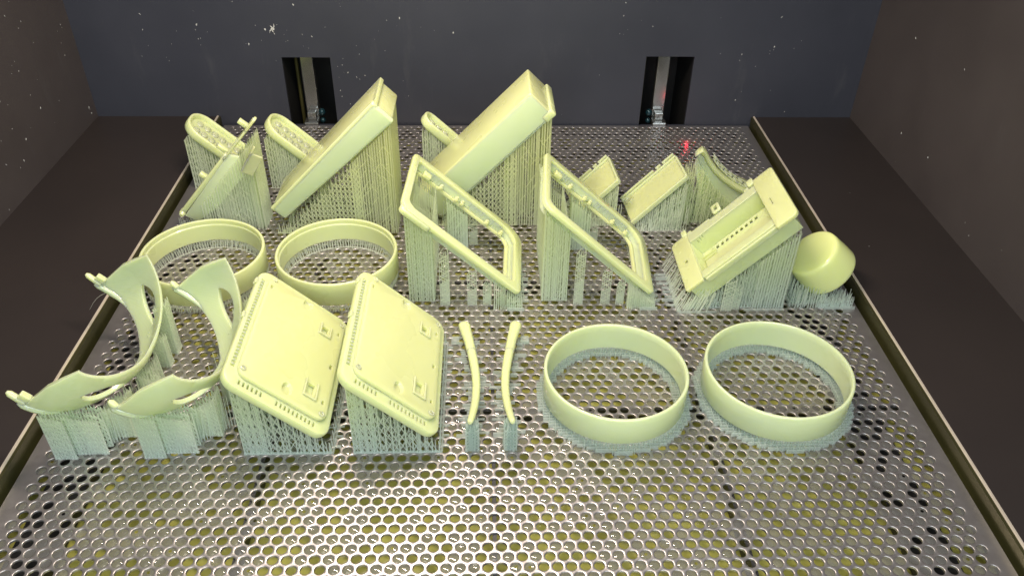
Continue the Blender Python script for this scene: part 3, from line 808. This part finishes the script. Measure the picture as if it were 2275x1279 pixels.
wall_sup(b, (176, -210), (226, -210), lambda x, y: max(6, zs(x, y)-22), 2.0, .42, .6, 5)
for k in range(34):
    x = random.uniform(174, 206); y = random.uniform(-216, -208); h = zs(min(max(x, 178), 236), y)*random.uniform(.35, .75)
    b.strut((x, y, 0), (x+random.uniform(-6, 8), y+random.uniform(2, 8), h), .45, .3)
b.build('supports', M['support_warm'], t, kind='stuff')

# ------------------------------------------------------------------ battery holder
t = thing('battery_holder', 'open battery holder tray with a row of square holes, next to the round cap', 'holder', (195, -308, 0))
F = Frame((157, -343, 17), (.69, 0, .72), Y, (-.72, 0, .69))
c1 = MB(); c1.fbox(F, 17, 85, 10, 53, -17, 8)
c3 = MB()
for k in range(10): c3.fbox(F, 25.4+k*4.9, 28.0+k*4.9, 46.6, 50.6, -21, -15)
c3.fbox(F, 7, 9.4, 31.5, 35, -3, 6); c3.fbox(F, 92, 92.9, 26, 33, -1.2, 6)
for k in range(3):
    c3.fbox(F, 22+k*2.8, 22.6+k*2.8, 50, 55, -6+k, -2.4+k)
b = MB(); b.fbox(F, 2, 99, 3, 62, -19, -.8)
b.build('body', M['resin'], t, bevel=.8, cut=[c1, c3], smooth=40)
c2 = MB(); c2.fbox(F, -4, 3, 66.5, 80, -5, 5)
b = MB(); slab(b, F, -.5, 16.5, 0, 66, (2, 5, 2, 1), -2.5, .8, .7); b.build('lower_end_plate', M['warm'], t, smooth=40, cut=[(lambda q: (q.fbox(F, 7, 9.4, 31.5, 35, -6, 6), q)[1])(MB())])
b = MB(); slab(b, F, 85.5, 105, -4, 68, (3, 2, 1.5, 5), -2.5, 1.4, .7); b.build('upper_end_plate', M['warm'], t, smooth=40, cut=[(lambda q: (q.fbox(F, 91.6, 92.3, 24, 33, -.5, 6), q)[1])(MB())])
for q in ((16.5, 85.5, 53, 62.5, -1.0, .4), (16.5, 40, 62.5, 65, -6, .2), (16.5, 85.5, 2.4, 9.8, -2, .3), (18, 88, 0, 2.4, -6, -1.0)):
    b = MB(); b.fbox(F, *q); b.build('side_rail', M['resin'], t, bevel=.5)
b = MB(); b.fbox(F, 17.5, 84.5, 30, 40, -17.2, -15.6); b.build('inner_step', M['warm'], t, bevel=.3)
for k in range(2):
    b = MB(); b.fbox(F, 17.2, 30, 40.2+k*4, 40.9+k*4, -17.2, -14); b.build('inner_rib', M['warm'], t)
for u, wd_, loop in ((12, 5, 0), (45, 8, 1), (81, 6, 0)):
    b = MB()
    cu = [(lambda q: (q.fbox(F, u+2.6, u+5.4, 66.5, 72.5, -8, 8), q)[1])(MB())] if loop else None
    slab(b, F, u, u+wd_, 64, 75 if loop else 72, 1.4, -1.2, 1.8, .5, 3); b.build('clip_tab', M['resin'], t, smooth=45, cut=cu)
for q in ((17, 21, 62.5, 68, -3, 0), (76, 80.5, 62.5, 66.5, -3, 0)):
    b = MB(); b.fbox(F, *q); b.build('rail_notch', M['resin'], t, bevel=.4)
zt = lambda x, y: max(2, 17+(x-157)*1.04-24) if x > 175 else 4+max(0, (x-165))*.3
b = MB()
block(b, 168, 236, -336, -282, lambda x, y: max(5, (x-157)*1.04-10), 14, 18, .42, 3.2, .6, 7)
for k in range(2): wall_sup(b, (160, -342+k*2.6), (238, -342+k*2.6), lambda x, y: max(6, (x-157)*1.02-9), 2.6, .42, .5, 7)
sheet(b, (212, -344), (238, -344), lambda x, y: (x-157)*1.0-8, .3, wd=1.1, gap=1.1)
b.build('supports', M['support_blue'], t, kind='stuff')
b = MB()
blade(b, 190, -347, 8, 35, .5, 8); blade(b, 198, -345, 6, 26, .45, 8)
for k in range(60):
    x = random.uniform(152, 178); y = random.uniform(-349, -300) if x < 158 else random.uniform(-349, -342)
    b.strut((x-3, y, 0), (x+random.uniform(1, 4), y+random.uniform(0, 3), random.uniform(7, 15)+(x-152)*.3), .45, .3)
for k in range(26):
    y = -346+k*2.6; b.strut((149+random.random()*2, y, .3), (157, y+1, random.uniform(8, 20)), .5, .3)
b.build('support_needles', M['support'], t, kind='stuff')
b = MB(); b.box(152, 182, -349.5, -348.3, .02, 1.6); b.box(205, 238, -347, -345.6, .02, 1.6); b.box(150, 153, -348, -300, .02, 2.2)
for k in range(8): b.box(140+random.random()*4, 150, -340+k*6, -338.6+k*6, .02, random.uniform(1, 3))
b.build('raft', M['raft'], t, kind='stuff')

# ------------------------------------------------------------------ round cap
t = thing('round_cap', 'smooth round cap lying tilted on short needles at the right edge of the platform', 'cap', (276, -318, 0))
F = Frame((261, -318, 38.3), (.7071, 0, .7071), Y, (.7071, 0, -.7071))
b = MB(); L = []
for r, d in ((.3, 0), (12, .02), (19.6, .15), (21, .6), (22.0, 1.6), (22.6, 5), (23.6, 16), (24.0, 25), (24.0, 26.5), (23.4, 27.3), (20, 27.5)):
    L.append([F.p(math.cos(a)*r, math.sin(a)*r, d) for a in [6.28318*k/64 for k in range(64)]])
b.loft(L); b.build('cap_shell', M['cap'], t, smooth=60)
b = MB()
for k in range(26):
    for j in range(13):
        x = 248+k*2.1+random.uniform(-.6, .6); y = -343+j*4.2+random.uniform(-.8, .8)
        if y > -300 and k % 2: continue
        q = abs(y+318)/24.4
        base = 12 if q > 1 else 24-21*math.sqrt(1-q*q)
        h = base*.9+(abs(x-282)-8)*.55 if x < 282 else base*.9+3
        h = max(3.5, min(16, h))
        if x > 293.0: continue
        b.strut((x, y, 0), (x+random.uniform(-1.5, 1.5), y+random.uniform(-.5, 1), h*random.uniform(.85, 1.1)), .5, .3)
        if random.random() < .5: b.strut((x, y, .5), (x+2.4, y, min(h, 5)), .35)
for yy in (-343, -338): wall_sup(b, (268, yy), (295, yy), lambda x, y: 11, 1.8, .45, .5, 4)
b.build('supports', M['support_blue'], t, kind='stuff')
b = MB()
for k in range(9): b.box(244+k*2.6, 245.2+k*2.6, -341+k*.6, -322, .02, random.uniform(1.5, 4))
b.box(246, 268, -337, -335.8, .02, 2.5); b.box(272, 297, -345.5, -344.3, .02, 2.4)
b.build('raft', M['raft'], t, kind='stuff')

# ------------------------------------------------------------------ curved strap brackets
def bracket(dx, dy, label, pins):
    t = thing('curved_bracket', label, 'bracket', (-240+dx, -430+dy, 0), 'curved strap brackets')
    A = Vector((-241+dx, -430+dy, 30)); u = Vector((-.7071, 0, .7071)); wv = Vector((.7071, 0, .7071))
    nT = 56; Lc = 41; HW = 62
    def edge(tt):
        a = min(1, abs(tt))
        lo = 7+19*max(0, (a-.05)/.95)**.68; hi = 7.5+16*max(0, (a-.05)/.95)**.68
        return -lo, hi
    def hole(tt):
        a = abs(tt)
        if a < .30 or a > .72: return 0, 0, False
        q = (a-.30)/.42; h = math.sin(math.pi*q)**.8
        lo, hi = edge(tt); c = lo+(hi-lo)*.56
        return c-h*(hi-lo)*.17, c+h*(hi-lo)*.21, True
    def pt(tt, w_, n_):
        a = abs(tt); th = tt*math.pi/2
        s_ = Lc*(1-math.cos(th))**.92; y = HW*math.sin(th)*(1.0)
        # end cut
        lo, hi = edge(tt); f = (w_-lo)/(hi-lo)
        s_ += (a**8)*(4*(1-f)-6*max(0, f-.6)/.4)
        # outward normal in the (u, Y) plane
        nx, ny = -math.cos(th), math.sin(th)*1.0
        nn = (u*(-math.cos(th)*.9)+Vector((0, 1, 0))*math.sin(th)).normalized()
        bulge = 3.0*(1-((w_-(lo+hi)/2)/((hi-lo)/2+.01))**2)*.8
        P = A+u*s_+wv*w_+Y*y+nn*(n_+bulge)
        return P
    me_v, me_f = [], []
    for i in range(nT+1):
        tt = -1+2*i/nT; lo, hi = edge(tt); h0, h1, ok = hole(tt)
        if not ok: h0 = h1 = lo+(hi-lo)*.56
        h1 = max(h1, h0+.02)
        ws = [lo, lo+(h0-lo)*.25, lo+(h0-lo)*.6, h0, h1, h1+(hi-h1)*.5, hi]
        for side in (1.6, -1.6):
            for j, w_ in enumerate(ws):
                me_v.append(tuple(pt(tt, w_, side*(1.0 if j not in (0, 6) else .55))))
    K = 14
    for i in range(nT):
        tt = -1+2*(i+.5)/nT; _, _, ok = hole(tt)
        _, _, okn = hole(-1+2*(i+1.5)/nT); _, _, okp = hole(-1+2*(i-.5)/nT)
        for j in range(6):
            if j == 3 and ok: continue
            a0 = i*K+j; b0 = (i+1)*K+j
            me_f.append((a0, a0+1, b0+1, b0)); me_f.append((a0+7, b0+7, b0+8, a0+8))
        me_f.append((i*K, (i+1)*K, (i+1)*K+7, i*K+7)); me_f.append((i*K+6, i*K+13, (i+1)*K+13, (i+1)*K+6))
        if ok:
            me_f.append((i*K+3, i*K+10, (i+1)*K+10, (i+1)*K+3)); me_f.append((i*K+4, (i+1)*K+4, (i+1)*K+11, i*K+11))
            if not okp: me_f.append((i*K+3, i*K+4, i*K+11, i*K+10))
            if not okn: me_f.append(((i+1)*K+3, (i+1)*K+10, (i+1)*K+11, (i+1)*K+4))
    for j in range(6):
        me_f.append((j, j+7, j+8, j+1)); q = nT*K; me_f.append((q+j, q+j+1, q+j+8, q+j+7))
    b = MB(); b.v = me_v; b.f = me_f
    o = b.build('band', M['ring'], t, smooth=70)
    for sgn in (-1, 1):
        e = A+u*(Lc+1)+Y*(HW*sgn)
        Fq = Frame(e, u, Y, wv)
        b = MB(); ts = [sgn*(.60+.4*k/14) for k in range(15)]
        path = [tuple(pt(q, edge(q)[0]+.6, 0)) for q in ts]; e0 = e-wv*24.5
        path += [tuple(e0+u*(4 if not pins else 6))]
        b.tube(path, [.6+2.1*min(1, k/9) for k in range(15)]+[2.4], 8)
        b.build('hinge_edge', M['ring'], t, smooth=60)
        b = MB()
        b.tube([tuple(e+u*3-wv*23.5), tuple(e+u*(13.5 if pins else 7)-wv*22.5), tuple(e+u*(15.5 if pins else 9)-wv*22.3)], [2.3, 2.2, 1.0], 10)
        b.build('pin', M['resin'], t, smooth=60)
        if pins:
            b = MB(); b.fbox(Fq, 2, 9, -2, 2.4, -21.5, -16.5); b.build('pin_stop', M['resin'], t, bevel=.8)
    # supports
    b = MB(); X0 = -240+dx; y_ = dy
    def leg(x0, x1, y0, y1, h0, h1, lean=0, st=2.2):
        for yy in (y0, (y0+y1)/2, y1): wall_sup(b, (x0, yy), (x1, yy), lambda x, y: h0+(h1-h0)*(x-x0)/(x1-x0+.01), st, .5, .9, 4)
        wall_sup(b, (x0, y0), (x0, y1), lambda x, y: h0, st, .5, .9, 4); wall_sup(b, (x1, y0), (x1, y1), lambda x, y: h1, st, .5, .9, 4)
        b.add([(x0, y0+.3, 0), (x1, y0+.3, 0), (x1, y0+.3, h1*.96), (x0, y0+.3, h0*.96)], [(0, 1, 2, 3)])
    leg(X0-4, X0+5, -394, -386, 42, 47); leg(X0-5, X0+4, -409, -403, 31, 27)
    leg(X0-8, X0+2, -432, -420, 15, 22); leg(X0-2, X0+8, -445, -436, 26, 18)
    leg(X0-14, X0+2, -478, -466, 24, 34)
    for k in range(26):
        x = X0-8+random.uniform(-6, 14); y = -440+random.uniform(-20, 22)
        b.strut((x, y, 0), (x+random.uniform(-3, 3), y+random.uniform(-2, 4), random.uniform(14, 28)), .5, .3)
    b.build('supports', M['support'], t, kind='stuff')
    b = MB()
    def leg2(x0, x1, y0, y1, h0, h1, st=2.2):
        for yy in (y0, (y0+y1)/2, y1): wall_sup(b, (x0, yy), (x1, yy), lambda x, y: h0+(h1-h0)*(x-x0)/(x1-x0+.01), st, .5, .9, 4)
        wall_sup(b, (x0, y0), (x0, y1), lambda x, y: h0, st, .5, .8, 4)
        b.add([(x0, y0+.3, 0), (x1, y0+.3, 0), (x1, y0+.3, h1*.95), (x0, y0+.3, h0*.95)], [(0, 1, 2, 3)])
    leg2(X0-42, X0-29, -497, -489, 39, 35); leg2(X0-29, X0-10, -493, -480, 34, 30)
    for k in range(22):
        x = X0-22+k*1.5; y = -494+k*1.3; b.strut((x, y, 0), (x+random.uniform(-.5, 2), y+2, 20+k*.3), .5, .25)
    b.build('front_supports', M['support_blue'], t, kind='stuff')
bracket(0, 0, 'curved strap bracket with two long pins overhanging the left platform edge', True)
bracket(57, -4, 'curved strap bracket between the overhanging bracket and the left vented lid', False)

# ------------------------------------------------------------------ slim curved arms
def arm(mir, label):
    f = (lambda x: -2.8-x) if mir else (lambda x: x)
    t = thing('slim_arm', label, 'arm', (f(-15), -440, 0), 'slim curved arms')
    P = [(-21.5, -373, 9, 4.4, 3), (-21, -376, 9.5, 4.8, 3.6), (-19.5, -384, 10, 4.2, 3.6), (-17.5, -394, 10.5, 3.7, 3.4), (-15.5, -406, 10.5, 3.6, 3.3), (-13.6, -418, 10.5, 3.5, 3.2), (-12, -432, 11, 3.3, 3),
         (-11.4, -446, 12, 3.1, 2.8), (-11.8, -460, 14.5, 3.0, 2.7), (-12.8, -474, 19, 2.8, 2.5), (-14, -486, 23.5, 2.5, 2.3), (-15, -493, 26, 2.1, 2), (-15.3, -495, 26.6, 1.2, 1.1)]
    Q = []; R_ = []
    for i in range(len(P)-1):
        for k in range(3):
            q = k/3; a, c = P[i], P[i+1]; Q.append((f(a[0]+(c[0]-a[0])*q), a[1]+(c[1]-a[1])*q, a[2]+(c[2]-a[2])*q)); R_.append((a[3]+(c[3]-a[3])*q, a[4]+(c[4]-a[4])*q))
    n1 = 12
    b = MB(); b.tube(Q[:n1+1], [(r[0], r[1]) for r in R_[:n1+1]], 12); b.build('hinge_end', M['resin'], t, smooth=60)
    b = MB(); b.tube(Q[n1:], [(r[0]*.94, r[1]*.94) for r in R_[n1:]], 12); b.build('temple', M['resin'], t, smooth=60)
    b = MB(); xc = f(-14)
    for k in range(46):
        a = random.uniform(0, 6.28); q = random.uniform(.6, 1)
        x = xc+4.6*q*math.cos(a); y = -489+5.5*q*math.sin(a)
        b.strut((x, y, 0), (x*.9+xc*.1, y*.8-492*.2, 23+random.uniform(-3, 1)), .8, .5)
    for yy in (-494, -489, -484): wall_sup(b, (xc-4, yy), (xc+4, yy), lambda x, y: 21, 1.8, .6, 1, 3)
    b.loft([[(xc+math.cos(a)*4.4*s_, -489+math.sin(a)*5*s_, z) for a in [k*math.pi/5 for k in range(10)]] for z, s_ in ((.1, 1.05), (8, 1), (17, .9), (22, .6))])
    b.build('end_support', M['raft'], t, kind='stuff')
    b = MB()
    for k in range(34):
        y = -380-k*3.1; xm = f(-21.5+min(1, k/18)*10-max(0, k-18)*.15)
        for s_ in (-1, 1):
            l = random.uniform(5, 9) if (k*7+s_) % 5 else 11
            if random.random() < .3: continue
            xa, xb = sorted((xm+s_*2, xm+s_*l)); b.box(xa, xb, y, y+random.uniform(.6, 1.6), .02, random.uniform(.8, 3.4))
        b.strut((xm, y, 0), (xm, y, 8), .5, .3)
    b.box(f(-20)-8*(1 if not mir else -1)-3, f(-20)-8*(1 if not mir else -1)+3, -386, -380, .02, 3)
    b.build('raft', M['raft'], t, kind='stuff')
arm(False, 'left of two slim curved arms lying flat, beside the right vented lid')
arm(True, 'right of two slim curved arms lying flat, beside the front ring')

# a fine resin hair lying over the left edge
b = MB(); b.tube([(-299, -330.5, 12), (-303, -332, 12.6), (-307, -334.7, 12.6), (-310, -337.5, 12.3), (-311.8, -340.6, 11.8), (-313, -346, 11), (-313.7, -352.2, 9.4)], [.12, .14, .14, .13, .12, .1, .06], 5)
o = b.build('resin_hair', M['support']); o['label'] = 'fine pale curved resin hair lying across the dark floor by the left edge'; o['category'] = 'hair strand'
sc.render.resolution_x = 1024; sc.render.resolution_y = 575
